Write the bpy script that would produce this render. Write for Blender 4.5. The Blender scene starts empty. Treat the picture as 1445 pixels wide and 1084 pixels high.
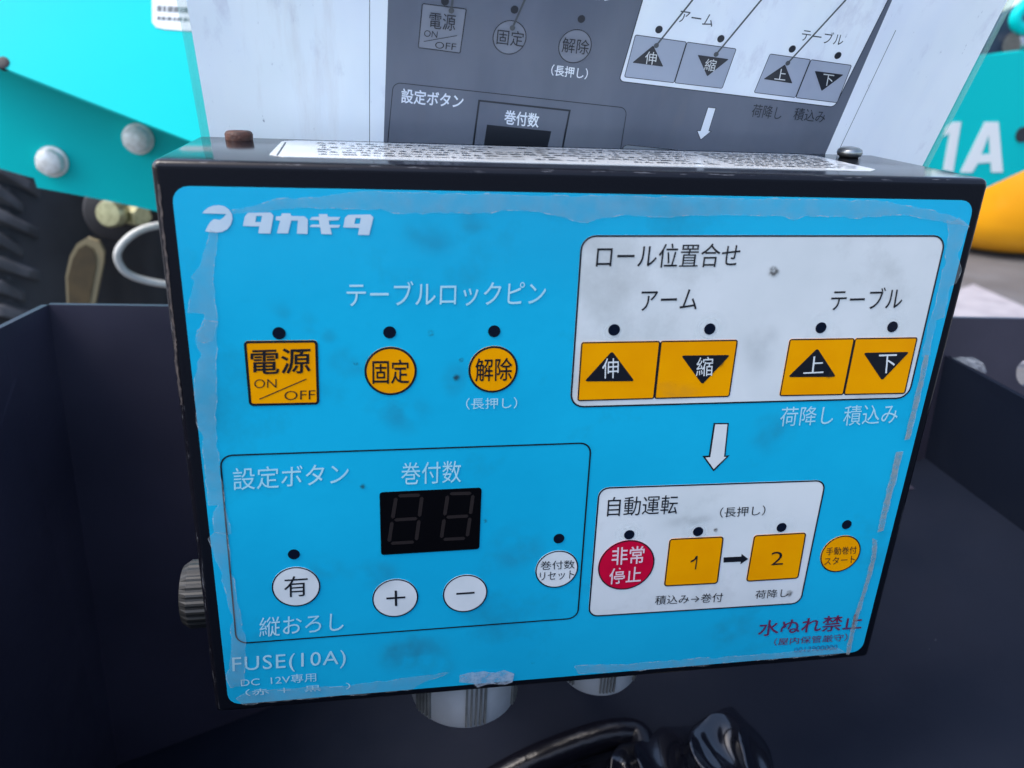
import bpy, bmesh, math, random
from mathutils import Vector, Matrix, noise
from mathutils.geometry import tessellate_polygon
random.seed(7)
scene = bpy.context.scene
COL = scene.collection
V = Vector
# ------------------------------------------------------------------ camera
# world: X right along the control box, Y away from the viewer, Z up; the blue panel's top left corner is (0, 0, ZO)
ZO = 0.80
FPX, IW, IH = 1146.0, 1445.0, 1084.0
def wv(x, y, z): return V((x, z, -y))
RIGHT = wv(0.98557655, -0.04279438, -0.16372996)
DOWN = wv(-0.02166282, 0.92763567, -0.37285758)
FWD = wv(0.16783797, 0.37102654, 0.91332892)
CAM = wv(0.047579, -0.03221282, -0.21261485) + V((0, 0, ZO))
cd = bpy.data.cameras.new('camera'); cam = bpy.data.objects.new('camera', cd); COL.objects.link(cam)
cd.sensor_width = 36; cd.lens = FPX / IW * 36; cd.clip_start = 0.01; cd.clip_end = 500
M = Matrix((RIGHT, -DOWN, -FWD)).transposed().to_4x4(); M.translation = CAM
cam.matrix_world = M
cd.dof.use_dof = True; cd.dof.focus_distance = 0.262; cd.dof.aperture_fstop = 15
scene.camera = cam
# ------------------------------------------------------------------ sky, sun, exposure
SUN_EL, SUN_AZ = math.radians(57), math.radians(-97)      # azimuth from +Y (behind the box) towards +X
world = bpy.data.worlds.new('World'); scene.world = world; world.use_nodes = True
wn = world.node_tree
bg = wn.nodes['Background']; sky = wn.nodes.new('ShaderNodeTexSky')
sky.sky_type = 'NISHITA'; sky.sun_disc = False; sky.sun_elevation = SUN_EL; sky.sun_rotation = SUN_AZ
sky.air_density = 1.0; sky.dust_density = 3.0; sky.ozone_density = 1.5
wn.links.new(sky.outputs[0], bg.inputs[0]); bg.inputs[1].default_value = 0.15
sd = bpy.data.lights.new('sun', 'SUN'); sun = bpy.data.objects.new('sun', sd); COL.objects.link(sun)
sd.energy = 0.8; sd.angle = math.radians(30); sd.color = (1.0, 0.97, 0.93)
sdir = V((math.sin(SUN_AZ) * math.cos(SUN_EL), math.cos(SUN_AZ) * math.cos(SUN_EL), math.sin(SUN_EL)))
sun.rotation_euler = sdir.to_track_quat('Z', 'Y').to_euler(); sun.location = (0, 0, 6)
vs = scene.view_settings
vs.view_transform = 'Standard'; vs.look = 'None'; vs.gamma = 1; vs.use_curve_mapping = False; vs.exposure = 1.42
scene.cycles.use_denoising = True

# ------------------------------------------------------------------ helpers
def ray(p): return RIGHT * ((p[0] - IW / 2) / FPX) + DOWN * ((p[1] - IH / 2) / FPX) + FWD
def at(p, z):                         # the point behind pixel p at depth Y = z
    d = ray(p); return CAM + d * ((z - CAM.y) / d.y)
class Plane:
    def __init__(s, p0, n): s.p0 = V(p0); s.n = V(n).normalized()
    def hit(s, p, lift=0.0):
        d = ray(p); q = s.p0 + s.n * lift
        return CAM + d * ((q - CAM).dot(s.n) / d.dot(s.n))
def Z(cx, cy, s): return lambda x, y: (cx + x / s, cy + y / s)
Q4 = 1445 / 360
A_, B_, C_, D_, E_, F_, G_, H_ = (Z(200, 210, Q4), Z(480, 370, Q4), Z(1060, 230, Q4), Z(300, 600, Q4), Z(600, 600, Q4),
                                  Z(280, 750, Q4), Z(820, 640, Q4), Z(1000, 700, Q4))
I_, J_ = Z(780, 300, 1445 / 620), Z(0, 360, 1445 / 520)
K_ = Z(500, 0, 1445 / 520); L_ = Z(480, 700, 1445 / 520); N_ = Z(1205, 300, 566 / 240)
S1, S2, S3 = Z(540, 0, Q4), Z(860, 0, Q4), Z(1085, 100, Q4)

WLOC = {}
def link(o, parent, loc):
    COL.objects.link(o)
    if parent is not None:
        o.parent = parent; o.location = V(loc) - WLOC[parent.name]
    else: o.location = loc
    WLOC[o.name] = V(loc)
    return o
def tag(o, label=None, cat=None, group=None, kind=None):
    for k, v in (('label', label), ('category', cat), ('group', group), ('kind', kind)):
        if v: o[k] = v
    return o
def empty(name, loc, label, cat, group=None):
    o = bpy.data.objects.new(name, None); o.empty_display_size = 0.02
    link(o, None, loc); return tag(o, label, cat, group)
def mesh_obj(name, verts, faces, mat, parent=None, smooth=False, bevel=0, segs=2):
    verts = [V(v) for v in verts]
    lo = V([min(v[i] for v in verts) for i in range(3)]); hi = V([max(v[i] for v in verts) for i in range(3)])
    c = (lo + hi) / 2
    me = bpy.data.meshes.new(name); me.from_pydata([tuple(v - c) for v in verts], [], faces); me.materials.append(mat)
    bm = bmesh.new(); bm.from_mesh(me)
    if bevel:
        ed = [e for e in bm.edges if len(e.link_faces) == 2 and e.calc_face_angle(0) > 0.5]
        bmesh.ops.bevel(bm, geom=ed, offset=bevel, segments=segs, profile=0.5, affect='EDGES', clamp_overlap=True)
    bmesh.ops.recalc_face_normals(bm, faces=bm.faces)
    bm.to_mesh(me); bm.free()
    if smooth:
        for p in me.polygons: p.use_smooth = True
        me.set_sharp_from_angle(angle=math.radians(50))
    o = bpy.data.objects.new(name, me); return link(o, parent, c)
def flat_obj(name, verts, faces, n, mat, parent):            # open flat sheet facing n
    c = sum(verts, V()) / len(verts)
    me = bpy.data.meshes.new(name); fs = []
    for f in faces:
        a, b, d = verts[f[0]], verts[f[1]], verts[f[2]]
        fs.append(tuple(f) if (b - a).cross(d - a).dot(n) >= 0 else tuple(reversed(f)))
    me.from_pydata([tuple(v - c) for v in verts], [], fs); me.materials.append(mat)
    o = bpy.data.objects.new(name, me); return link(o, parent, c)
def fill(name, loops, pl, mat, parent, lift=0.0, thick=0.0):  # filled outline on a plane; loops hold 3-D points on it
    pts = [[p + pl.n * lift for p in lp] for lp in loops]
    flat = [p for lp in pts for p in lp]
    # tessellate in plane coordinates
    u = pl.n.orthogonal().normalized(); w = pl.n.cross(u)
    tl = [[V((p.dot(u), p.dot(w), 0)) for p in lp] for lp in pts]
    tris = [tuple(t) for t in tessellate_polygon(tl)]
    if not thick: return flat_obj(name, flat, tris, pl.n, mat, parent)
    n = len(flat); verts = flat + [p - pl.n * thick for p in flat]
    faces = list(tris) + [tuple(i + n for i in reversed(t)) for t in tris]
    k = 0
    for lp in pts:
        m = len(lp)
        for i in range(m): a, b = k + i, k + (i + 1) % m; faces.append((a, b, b + n, a + n))
        k += m
    return mesh_obj(name, verts, faces, mat, parent)
def poly(name, px, pl, mat, parent, lift=0.0, thick=0.0):
    return fill(name, [[pl.hit(p) for p in lp] for lp in (px if isinstance(px[0], list) else [px])], pl, mat, parent, lift, thick)
def rr_pts(pl, q, r, inset=0.0, seg=5):
    TL, TR, BR, BL = [pl.hit(p) for p in q]
    w = ((TR - TL).length + (BR - BL).length) / 2; h = ((BL - TL).length + (BR - TR).length) / 2
    r = max(r - inset, 1e-5); out = []
    for cx, cy, a0 in ((w - inset - r, inset + r, -90), (w - inset - r, h - inset - r, 0), (inset + r, h - inset - r, 90), (inset + r, inset + r, 180)):
        for i in range(seg + 1):
            a = math.radians(a0 + 90 * i / seg); s, t = (cx + r * math.cos(a)) / w, (cy + r * math.sin(a)) / h
            out.append(TL.lerp(TR, s).lerp(BL.lerp(BR, s), t))
    return out
def circ_pts(pl, c, r, seg=48):
    u = V((1, 0, 0)); u = (u - pl.n * u.dot(pl.n)).normalized(); w = pl.n.cross(u)
    return [c + u * r * math.cos(2 * math.pi * i / seg) + w * r * math.sin(2 * math.pi * i / seg) for i in range(seg)]
def ring_obj(name, outer, inner, pl, mat, parent, lift):
    n = len(outer); vs_ = [p + pl.n * lift for p in outer + inner]
    return flat_obj(name, vs_, [(i, (i + 1) % n, n + (i + 1) % n, n + i) for i in range(n)], pl.n, mat, parent)
def line(name, px, pl, width, mat, parent, lift):
    P = [pl.hit(p) + pl.n * lift for p in px]; vs_ = []
    for i, p in enumerate(P):
        d = (P[min(i + 1, len(P) - 1)] - P[max(i - 1, 0)]).normalized(); s = d.cross(pl.n) * width / 2
        vs_ += [p + s, p - s]
    return flat_obj(name, vs_, [(2 * i, 2 * i + 1, 2 * i + 3, 2 * i + 2) for i in range(len(P) - 1)], pl.n, mat, parent)
def text(body, q, pl, mat, parent, lift, weight=0.0, name='printed_text', space=1.0):
    BL, BR, TL = [pl.hit(p) + pl.n * lift for p in q]
    cu = bpy.data.curves.new('t', 'FONT'); cu.body = body; cu.resolution_u = 3; cu.offset = weight; cu.space_character = space
    to = bpy.data.objects.new('t', cu); me = bpy.data.meshes.new_from_object(to)
    xs = [v.co.x for v in me.vertices]; ys = [v.co.y for v in me.vertices]
    x0, x1, y0, y1 = min(xs), max(xs), min(ys), max(ys)
    c = (BR + TL) / 2; U = BR - BL; W = TL - BL
    for v in me.vertices:
        v.co = BL + U * ((v.co.x - x0) / (x1 - x0)) + W * ((v.co.y - y0) / (y1 - y0)) - c
    me.update(); me.materials.clear(); me.materials.append(mat)
    if len(me.polygons) and me.polygons[0].normal.dot(pl.n) < 0: me.flip_normals()
    bpy.data.objects.remove(to); bpy.data.curves.remove(cu)
    o = bpy.data.objects.new(name, me); return link(o, parent, c)
def fill_evenodd(name, loops, pl, mat, parent, lift):   # like fill(), robust for many holes: constrained triangles kept by the even-odd rule
    import numpy as np
    from mathutils.geometry import delaunay_2d_cdt
    u = pl.n.orthogonal().normalized(); w = pl.n.cross(u); o0 = loops[0][0]; K = 1000.0
    co, ed = [], []
    for lp in loops:
        k = len(co); co += [V(((p - o0).dot(u) * K, (p - o0).dot(w) * K)) for p in lp]; ed += [(k + i, k + (i + 1) % len(lp)) for i in range(len(lp))]
    v2, _, f2, _, _, _ = delaunay_2d_cdt(co, ed, [], 0, 1e-5)
    P = np.array([tuple(p) for p in co]); Aa = P[[e[0] for e in ed]]; Bb = P[[e[1] for e in ed]]
    keep = []
    for f in f2:
        c = sum((v2[i] for i in f), V((0, 0))) / len(f)
        m = (Aa[:, 1] > c.y) != (Bb[:, 1] > c.y)
        xs = Aa[m, 0] + (c.y - Aa[m, 1]) / (Bb[m, 1] - Aa[m, 1]) * (Bb[m, 0] - Aa[m, 0])
        if int((xs > c.x).sum()) % 2: keep.append(tuple(f))
    pts = [o0 + u * (p.x / K) + w * (p.y / K) + pl.n * lift for p in v2]
    return flat_obj(name, pts, keep, pl.n, mat, parent)
def text_loops(body, q, pl, weight=0.0):              # the outlines of a text fitted to a parallelogram, as closed loops
    BL, BR, TL = [pl.hit(p) for p in q]
    cu = bpy.data.curves.new('t', 'FONT'); cu.body = body; cu.resolution_u = 2; cu.offset = weight
    to = bpy.data.objects.new('t', cu); me = bpy.data.meshes.new_from_object(to)
    bm = bmesh.new(); bm.from_mesh(me); bmesh.ops.remove_doubles(bm, verts=bm.verts, dist=1e-5)
    xs = [v.co.x for v in bm.verts]; ys = [v.co.y for v in bm.verts]; x0, x1, y0, y1 = min(xs), max(xs), min(ys), max(ys)
    U = BR - BL; W = TL - BL; left = {e for e in bm.edges if len(e.link_faces) == 1}; loops = []
    while left:
        e = left.pop(); st, v = e.verts; lp = [st]
        while v is not st:
            lp.append(v); nx = [f for f in v.link_edges if f in left]
            if not nx: break
            e = nx[0]; left.discard(e); v = e.other_vert(v)
        if len(lp) > 2: loops.append([BL + U * ((p.co.x - x0) / (x1 - x0)) + W * ((p.co.y - y0) / (y1 - y0)) for p in lp])
    bm.free(); bpy.data.objects.remove(to); bpy.data.curves.remove(cu); bpy.data.meshes.remove(me)
    return loops
def box(name, lo, hi, mat, parent=None, bevel=0, segs=2, smooth=False):
    x0, y0, z0 = lo; x1, y1, z1 = hi
    vs_ = [(x, y, z) for x in (x0, x1) for y in (y0, y1) for z in (z0, z1)]
    return mesh_obj(name, vs_, [(0, 1, 3, 2), (4, 6, 7, 5), (0, 4, 5, 1), (2, 3, 7, 6), (0, 2, 6, 4), (1, 5, 7, 3)], mat, parent, smooth, bevel, segs)
def prism(name, pts, off, mat, parent=None, bevel=0, segs=2, smooth=False, holes=()):   # outline of 3-D points pushed along off
    lps = [list(pts)] + [list(h) for h in holes]; flat = [V(p) for lp in lps for p in lp]; n = len(flat); off = V(off)
    nn = off.normalized(); u = nn.orthogonal().normalized(); w = nn.cross(u)
    tris = tessellate_polygon([[V((V(p).dot(u), V(p).dot(w), 0)) for p in lp] for lp in lps])
    faces = [tuple(t) for t in tris] + [tuple(i + n for i in reversed(t)) for t in tris]
    if not holes: faces = [tuple(range(n)), tuple(range(2 * n - 1, n - 1, -1))]
    k = 0
    for lp in lps:
        m = len(lp)
        for i in range(m): a, b = k + i, k + (i + 1) % m; faces.append((a, b, b + n, a + n))
        k += m
    return mesh_obj(name, flat + [p + off for p in flat], faces, mat, parent, smooth, bevel, segs)
def lathe(name, base, axis, prof, mat, parent=None, seg=40, smooth=True, rfun=None):     # prof: (radius, height) pairs along axis
    axis = V(axis).normalized(); u = axis.orthogonal().normalized(); w = axis.cross(u); base = V(base)
    vs_, fs = [], []
    for r, h in prof:
        for i in range(seg):
            a = 2 * math.pi * i / seg; rr = r * (rfun(a, h) if rfun else 1)
            vs_.append(base + axis * h + (u * math.cos(a) + w * math.sin(a)) * rr)
    for k in range(len(prof) - 1):
        for i in range(seg): a, b = k * seg + i, k * seg + (i + 1) % seg; fs.append((a, b, b + seg, a + seg))
    fs.append(tuple(range(seg))); fs.append(tuple(range((len(prof) - 1) * seg, len(prof) * seg)))
    return mesh_obj(name, vs_, fs, mat, parent, smooth)
def tube(name, pts, rad, mat, parent=None, seg=16, sub=8):
    P = [V(p) for p in pts]; R = rad if isinstance(rad, (list, tuple)) else [rad] * len(P)
    S, RR = [], []
    for i in range(len(P) - 1):
        p0, p1, p2, p3 = P[max(i - 1, 0)], P[i], P[i + 1], P[min(i + 2, len(P) - 1)]
        for k in range(sub):
            t = k / sub
            S.append(0.5 * (2 * p1 + (p2 - p0) * t + (2 * p0 - 5 * p1 + 4 * p2 - p3) * t * t + (3 * p1 - p0 - 3 * p2 + p3) * t ** 3))
            RR.append(R[i] * (1 - t) + R[i + 1] * t)
    S.append(P[-1]); RR.append(R[-1])
    vs_, fs = [], []; up = None
    for i, p in enumerate(S):
        d = (S[min(i + 1, len(S) - 1)] - S[max(i - 1, 0)]).normalized()
        up = d.orthogonal().normalized() if up is None else (up - d * up.dot(d)).normalized()
        w = d.cross(up)
        for k in range(seg):
            a = 2 * math.pi * k / seg; vs_.append(p + (up * math.cos(a) + w * math.sin(a)) * RR[i])
    for i in range(len(S) - 1):
        for k in range(seg): a, b = i * seg + k, i * seg + (k + 1) % seg; fs.append((a, b, b + seg, a + seg))
    fs.append(tuple(range(seg))); fs.append(tuple(range((len(S) - 1) * seg, len(S) * seg)))
    return mesh_obj(name, vs_, fs, mat, parent, True)

# ------------------------------------------------------------------ materials
def mat(name, col, rough=0.5, col2=None, scale=40, detail=4, lo=0.4, hi=0.65, bump=0.0, bscale=200, spec=0.5, metal=0.0, coat=0.0, stretch=None, rvar=0.0):
    m = bpy.data.materials.new(name); m.use_nodes = True; nt = m.node_tree; b = nt.nodes['Principled BSDF']
    b.inputs['Base Color'].default_value = (*col, 1); b.inputs['Roughness'].default_value = rough
    b.inputs['Specular IOR Level'].default_value = spec; b.inputs['Metallic'].default_value = metal; b.inputs['Coat Weight'].default_value = coat
    b.inputs['Coat Roughness'].default_value = 0.05
    geo = nt.nodes.new('ShaderNodeNewGeometry'); vec = geo.outputs['Position']
    if stretch:
        mp = nt.nodes.new('ShaderNodeMapping'); mp.inputs['Scale'].default_value = stretch; nt.links.new(vec, mp.inputs['Vector']); vec2 = mp.outputs[0]
    else: vec2 = vec
    if col2 is not None:
        n = nt.nodes.new('ShaderNodeTexNoise'); n.inputs['Scale'].default_value = scale; n.inputs['Detail'].default_value = detail
        nt.links.new(vec2, n.inputs['Vector'])
        r = nt.nodes.new('ShaderNodeMapRange'); r.inputs[1].default_value = lo; r.inputs[2].default_value = hi; nt.links.new(n.outputs[0], r.inputs[0])
        mx = nt.nodes.new('ShaderNodeMix'); mx.data_type = 'RGBA'; nt.links.new(r.outputs[0], mx.inputs[0])
        mx.inputs[6].default_value = (*col, 1); mx.inputs[7].default_value = (*col2, 1); nt.links.new(mx.outputs[2], b.inputs['Base Color'])
        m['mix'] = mx.name
    if rvar:
        n3 = nt.nodes.new('ShaderNodeTexNoise'); n3.inputs['Scale'].default_value = 60; n3.inputs['Detail'].default_value = 6; nt.links.new(vec, n3.inputs['Vector'])
        r3 = nt.nodes.new('ShaderNodeMapRange'); r3.inputs[1].default_value = .3; r3.inputs[2].default_value = .7; r3.inputs[3].default_value = rough; r3.inputs[4].default_value = rough + rvar
        nt.links.new(n3.outputs[0], r3.inputs[0]); nt.links.new(r3.outputs[0], b.inputs['Roughness'])
    if bump:
        n2 = nt.nodes.new('ShaderNodeTexNoise'); n2.inputs['Scale'].default_value = bscale; n2.inputs['Detail'].default_value = 5; nt.links.new(vec2, n2.inputs['Vector'])
        bp = nt.nodes.new('ShaderNodeBump'); bp.inputs['Strength'].default_value = bump; bp.inputs['Distance'].default_value = 0.002
        nt.links.new(n2.outputs[0], bp.inputs['Height']); nt.links.new(bp.outputs[0], b.inputs['Normal'])
    return m
def grime(m, col, scale, lo, hi, amount, stretch=None):      # a second, sparser layer of smudges over a mat()
    nt = m.node_tree; b = nt.nodes['Principled BSDF']; src = b.inputs['Base Color'].links
    n = nt.nodes.new('ShaderNodeTexNoise'); n.inputs['Scale'].default_value = scale; n.inputs['Detail'].default_value = 8; n.inputs['Roughness'].default_value = .65
    g = nt.nodes.new('ShaderNodeNewGeometry'); mp = nt.nodes.new('ShaderNodeMapping'); mp.inputs['Location'].default_value = (3.1, 1.7, .4)
    if stretch: mp.inputs['Scale'].default_value = stretch
    nt.links.new(g.outputs['Position'], mp.inputs[0]); nt.links.new(mp.outputs[0], n.inputs['Vector'])
    r = nt.nodes.new('ShaderNodeMapRange'); r.inputs[1].default_value = lo; r.inputs[2].default_value = hi; r.inputs[4].default_value = amount
    nt.links.new(n.outputs[0], r.inputs[0]); mx = nt.nodes.new('ShaderNodeMix'); mx.data_type = 'RGBA'; nt.links.new(r.outputs[0], mx.inputs[0])
    if src: nt.links.new(src[0].from_socket, mx.inputs[6])
    else: mx.inputs[6].default_value = b.inputs['Base Color'].default_value
    mx.inputs[7].default_value = (*col, 1); nt.links.new(mx.outputs[2], b.inputs['Base Color']); return m
def add_translucent(m, fac, col):
    nt = m.node_tree; b = nt.nodes['Principled BSDF']; out = nt.nodes['Material Output']
    t = nt.nodes.new('ShaderNodeBsdfTranslucent'); mx = nt.nodes.new('ShaderNodeMixShader'); mx.inputs[0].default_value = fac
    if b.inputs['Base Color'].links: nt.links.new(b.inputs['Base Color'].links[0].from_socket, t.inputs[0])
    else: t.inputs[0].default_value = (*col, 1)
    nt.links.new(b.outputs[0], mx.inputs[1]); nt.links.new(t.outputs[0], mx.inputs[2]); nt.links.new(mx.outputs[0], out.inputs['Surface'])
    return m
def film_mat(name, col, fac, rough=0.5, scale=120, lo=.3, hi=.7, f2=None):
    m = bpy.data.materials.new(name); m.use_nodes = True; nt = m.node_tree; b = nt.nodes['Principled BSDF']; out = nt.nodes['Material Output']
    b.inputs['Base Color'].default_value = (*col, 1); b.inputs['Roughness'].default_value = rough
    t = nt.nodes.new('ShaderNodeBsdfTransparent'); mx = nt.nodes.new('ShaderNodeMixShader')
    n = nt.nodes.new('ShaderNodeTexNoise'); n.inputs['Scale'].default_value = scale; n.inputs['Detail'].default_value = 6
    g = nt.nodes.new('ShaderNodeNewGeometry'); nt.links.new(g.outputs['Position'], n.inputs['Vector'])
    r = nt.nodes.new('ShaderNodeMapRange'); r.inputs[1].default_value = lo; r.inputs[2].default_value = hi
    r.inputs[3].default_value = fac; r.inputs[4].default_value = f2 if f2 is not None else fac
    nt.links.new(n.outputs[0], r.inputs[0]); nt.links.new(r.outputs[0], mx.inputs[0])
    nt.links.new(t.outputs[0], mx.inputs[1]); nt.links.new(b.outputs[0], mx.inputs[2]); nt.links.new(mx.outputs[0], out.inputs['Surface'])
    return m
def worn_black(name):                                        # black paint, rubbed to pale metal on the folded edges
    m = mat(name, (.006, .006, .010), .09, bump=.01, bscale=900, rvar=.06, spec=.3)
    nt = m.node_tree; b = nt.nodes['Principled BSDF']
    g = nt.nodes.new('ShaderNodeNewGeometry'); ab = nt.nodes.new('ShaderNodeVectorMath'); ab.operation = 'ABSOLUTE'
    nt.links.new(g.outputs['True Normal'], ab.inputs[0]); sp = nt.nodes.new('ShaderNodeSeparateXYZ'); nt.links.new(ab.outputs[0], sp.inputs[0])
    m1 = nt.nodes.new('ShaderNodeMath'); m1.operation = 'MAXIMUM'; m2 = nt.nodes.new('ShaderNodeMath'); m2.operation = 'MAXIMUM'
    nt.links.new(sp.outputs[0], m1.inputs[0]); nt.links.new(sp.outputs[1], m1.inputs[1]); nt.links.new(m1.outputs[0], m2.inputs[0]); nt.links.new(sp.outputs[2], m2.inputs[1])
    e = nt.nodes.new('ShaderNodeMapRange'); e.inputs[1].default_value = .93; e.inputs[2].default_value = .80; nt.links.new(m2.outputs[0], e.inputs[0])
    n = nt.nodes.new('ShaderNodeTexNoise'); n.inputs['Scale'].default_value = 2200; n.inputs['Detail'].default_value = 6
    mp = nt.nodes.new('ShaderNodeMapping'); mp.inputs['Scale'].default_value = (.07, 1, .07); nt.links.new(g.outputs['Position'], mp.inputs[0]); nt.links.new(mp.outputs[0], n.inputs['Vector'])
    r = nt.nodes.new('ShaderNodeMapRange'); r.inputs[1].default_value = .60; r.inputs[2].default_value = .72; nt.links.new(n.outputs[0], r.inputs[0])
    mu = nt.nodes.new('ShaderNodeMath'); mu.operation = 'MULTIPLY'; nt.links.new(e.outputs[0], mu.inputs[0]); nt.links.new(r.outputs[0], mu.inputs[1])
    mx = nt.nodes.new('ShaderNodeMix'); mx.data_type = 'RGBA'; nt.links.new(mu.outputs[0], mx.inputs[0])
    mx.inputs[6].default_value = (.006, .006, .009, 1); mx.inputs[7].default_value = (.16, .165, .18, 1); nt.links.new(mx.outputs[2], b.inputs['Base Color'])
    return m
BLACK = worn_black('black_painted_steel')
BLUE = grime(grime(mat('blue_membrane', (.008, .46, .72), .24, (.006, .41, .66), 18, bump=.03, bscale=260, spec=.32), (.015, .20, .30), 24, .54, .80, .6), (.01, .08, .12), 330, .72, .77, .8)
WHITE = grime(grime(mat('white_membrane', (.74, .77, .77), .30, (.66, .70, .70), 30, bump=.02, bscale=500, spec=.25), (.36, .38, .37), 26, .54, .76, .55), (.12, .12, .11), 300, .74, .79, .8)
WPRINT = mat('worn_white_print', (.36, .69, .80), .45, (.46, .74, .82), 90, spec=.2)
LOGO = mat('logo_white_print', (.52, .66, .76), .45, (.60, .71, .78), 120)
INK = mat('black_ink', (.006, .008, .014), .35)
ORANGE = grime(mat('orange_key', (.95, .38, .0), .30, (.90, .34, .0), 60, spec=.12), (.35, .14, .01), 40, .62, .82, .6)
RED = mat('red_key', (.62, .004, .04), .30, (.52, .003, .035), 70, spec=.12)
KEYWHITE = mat('white_key', (.74, .77, .77), .30, (.66, .70, .70), 60, spec=.25)
PINK = mat('white_on_red_print', (.80, .62, .66), .4)
PURPLE = mat('dark_red_print', (.16, .012, .06), .45, (.09, .03, .12), 200)
FADED = mat('faded_dark_print', (.05, .10, .22), .45, (.02, .22, .45), 250)
DISPLAY = mat('smoked_display', (.003, .003, .004), .12, spec=.25)
SEG = mat('unlit_segment', (.022, .017, .017), .3)
FILM = film_mat('grubby_film', (.42, .52, .55), .13, .3, 170, .38, .7, .26)
FEDGE = film_mat('torn_film_edge', (.55, .62, .64), .06, .4, 500, .4, .65, .5)
FILM2 = film_mat('yellowed_film_edge', (.36, .38, .36), .35, .4, 420, .35, .65, .75)
FILMHI = film_mat('crumpled_film', (.48, .56, .66), .25, .3, 420, .35, .65, .7)

# ------------------------------------------------------------------ the setting: ground
def big_sheet(name, z, s, m):
    o = mesh_obj(name, [(-s, -s, z), (s, -s, z), (s, s, z), (-s, s, z)], [(0, 1, 2, 3)], m); o['kind'] = 'structure'; return o
CONC = grime(mat('concrete', (.115, .112, .112), .8, (.085, .08, .078), 4, bump=.3, bscale=60), (.08, .07, .065), 1.5, .5, .75, .8)
big_sheet('ground', 0.0, 200, CONC)

# ------------------------------------------------------------------ control box
PN = Plane((0, 0, ZO), (0, -1, 0))
TOPZ = ZO + .0062
MATTE = mat('scuffed_black_front', (.005, .006, .010), .5, bump=.05, bscale=1200, spec=.08)
bx = empty('control_box', (.11, .03, ZO - .166), 'black steel control box with blue button panel, digital display and frayed clear film', 'control box')
box('housing', (-.0045, 0, ZO - .1655), (.224, .0600, TOPZ), BLACK, bx, .0022, 5, True)
hs = bx.children[0].data; hs.materials.append(MATTE)
for p in hs.polygons:
    if p.normal.y < -.95: p.material_index = 1
OV = poly('overlay', rr := [(0, 0)], PN, BLUE, bx) if False else fill('overlay', [rr_pts(PN, [(242, 262.3), (1374.5, 283), (1215, 918.5), (323, 993.5)], .004)], PN, BLUE, bx, .0004, .0004)
OV['label'] = 'sky blue printed membrane of the panel'
T = .00046                                                     # first printed layer
def P_text(body, z, bl, br, tl, m, parent=OV, lift=.00062, weight=0.0, space=1.0):
    return text(body, (z(*bl), z(*br), z(*tl)), PN, m, parent, lift, weight, space=space)
# logo
poly('logo_mark', [A_(*p) for p in [(345, 363), (358, 347), (380, 330), (408, 320), (440, 317), (470, 323), (497, 342), (513, 368), (516, 395), (508, 425), (488, 452), (458, 468), (425, 472), (390, 469), (362, 465), (378, 432), (392, 410), (412, 396), (445, 400), (468, 385), (480, 367)]], PN, LOGO, OV, .00062)
for lp in ([[(575, 435), (586, 380), (604, 360), (732, 359), (748, 376), (730, 478), (662, 476), (668, 437)], [(650, 378), (683, 378), (677, 413), (645, 413)]],
           [[(762, 381), (790, 379), (796, 363), (842, 364), (850, 379), (922, 380), (942, 398), (940, 480), (880, 478), (886, 404), (848, 404), (830, 477), (767, 476), (786, 405), (760, 402)]],
           [[(1003, 368), (1052, 368), (1055, 383), (1125, 385), (1113, 402), (1060, 404), (1063, 428), (1125, 430), (1116, 444), (1068, 445), (1077, 482), (1018, 480), (1012, 442), (952, 440), (962, 427), (1008, 427), (1004, 402), (952, 400), (965, 384), (1006, 383)]],
           [[(1142, 443), (1152, 388), (1170, 372), (1295, 370), (1312, 386), (1288, 486), (1225, 485), (1232, 446)], [(1211, 390), (1242, 390), (1235, 423), (1204, 423)]]):
    poly('logo_letter', [[A_(*p) for p in l] for l in lp], PN, LOGO, OV, .00062)
# framed fields
def field(name, q, r, parent, stroke=.0005, m=WHITE):
    o = fill(name, [rr_pts(PN, q, r)], PN, m, parent, T + .00002, .00003)
    ring_obj('border_line', rr_pts(PN, q, r), rr_pts(PN, q, r, stroke), PN, INK, o, .00056); return o
ROLL = field('white_field', [I_(92, 73), I_(1293, 73), I_(1168, 610), I_(54, 640)], .0042, bx)
AUTO = field('white_field', [G_(96, 188), G_(1385, 145), G_(1240, 846), G_(36, 921)], .0035, bx)
SETQ = [D_(38, 164), E_(942, 92), L_(932, 477), F_(213, 633)]
ring_obj('border_line', rr_pts(PN, SETQ, .0036), rr_pts(PN, SETQ, .0036, .00048), PN, INK, OV, .00056)
# lettering straight on the membrane
P_text('テーブルロックピン', B_, (38, 250), (1157, 240), (36, 106), WPRINT)
P_text('（長押し）', B_, (712, 830), (1000, 824), (712, 766), WPRINT)
P_text('荷降し', I_, (742, 701), (916, 694), (750, 638), WPRINT)
P_text('積込み', I_, (950, 699), (1127, 691), (957, 633), WPRINT)
P_text('設定ボタン', D_, (118, 364), (768, 328), (116, 238), WPRINT)
P_text('巻付数', D_, (1068, 333), (1405, 319), (1068, 208), WPRINT)
P_text('縦おろし', F_, (346, 592), (822, 556), (346, 482), WPRINT)
P_text('FUSE(10A)', F_, (196, 810), (834, 766), (192, 706), WPRINT, space=1.1)
P_text('DC  12V専用', F_, (243, 874), (668, 842), (240, 824), WPRINT)
P_text('（赤 ＋  黒 －）', F_, (270, 925), (862, 885), (266, 888), WPRINT)
P_text('水ぬれ禁止', H_, (272, 790), (858, 748), (284, 700), PURPLE, weight=.01)
P_text('（屋内保管厳守）', H_, (365, 842), (778, 814), (370, 800), PURPLE)
P_text('0012900000', H_, (478, 880), (722, 862), (482, 852), FADED)
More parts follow.
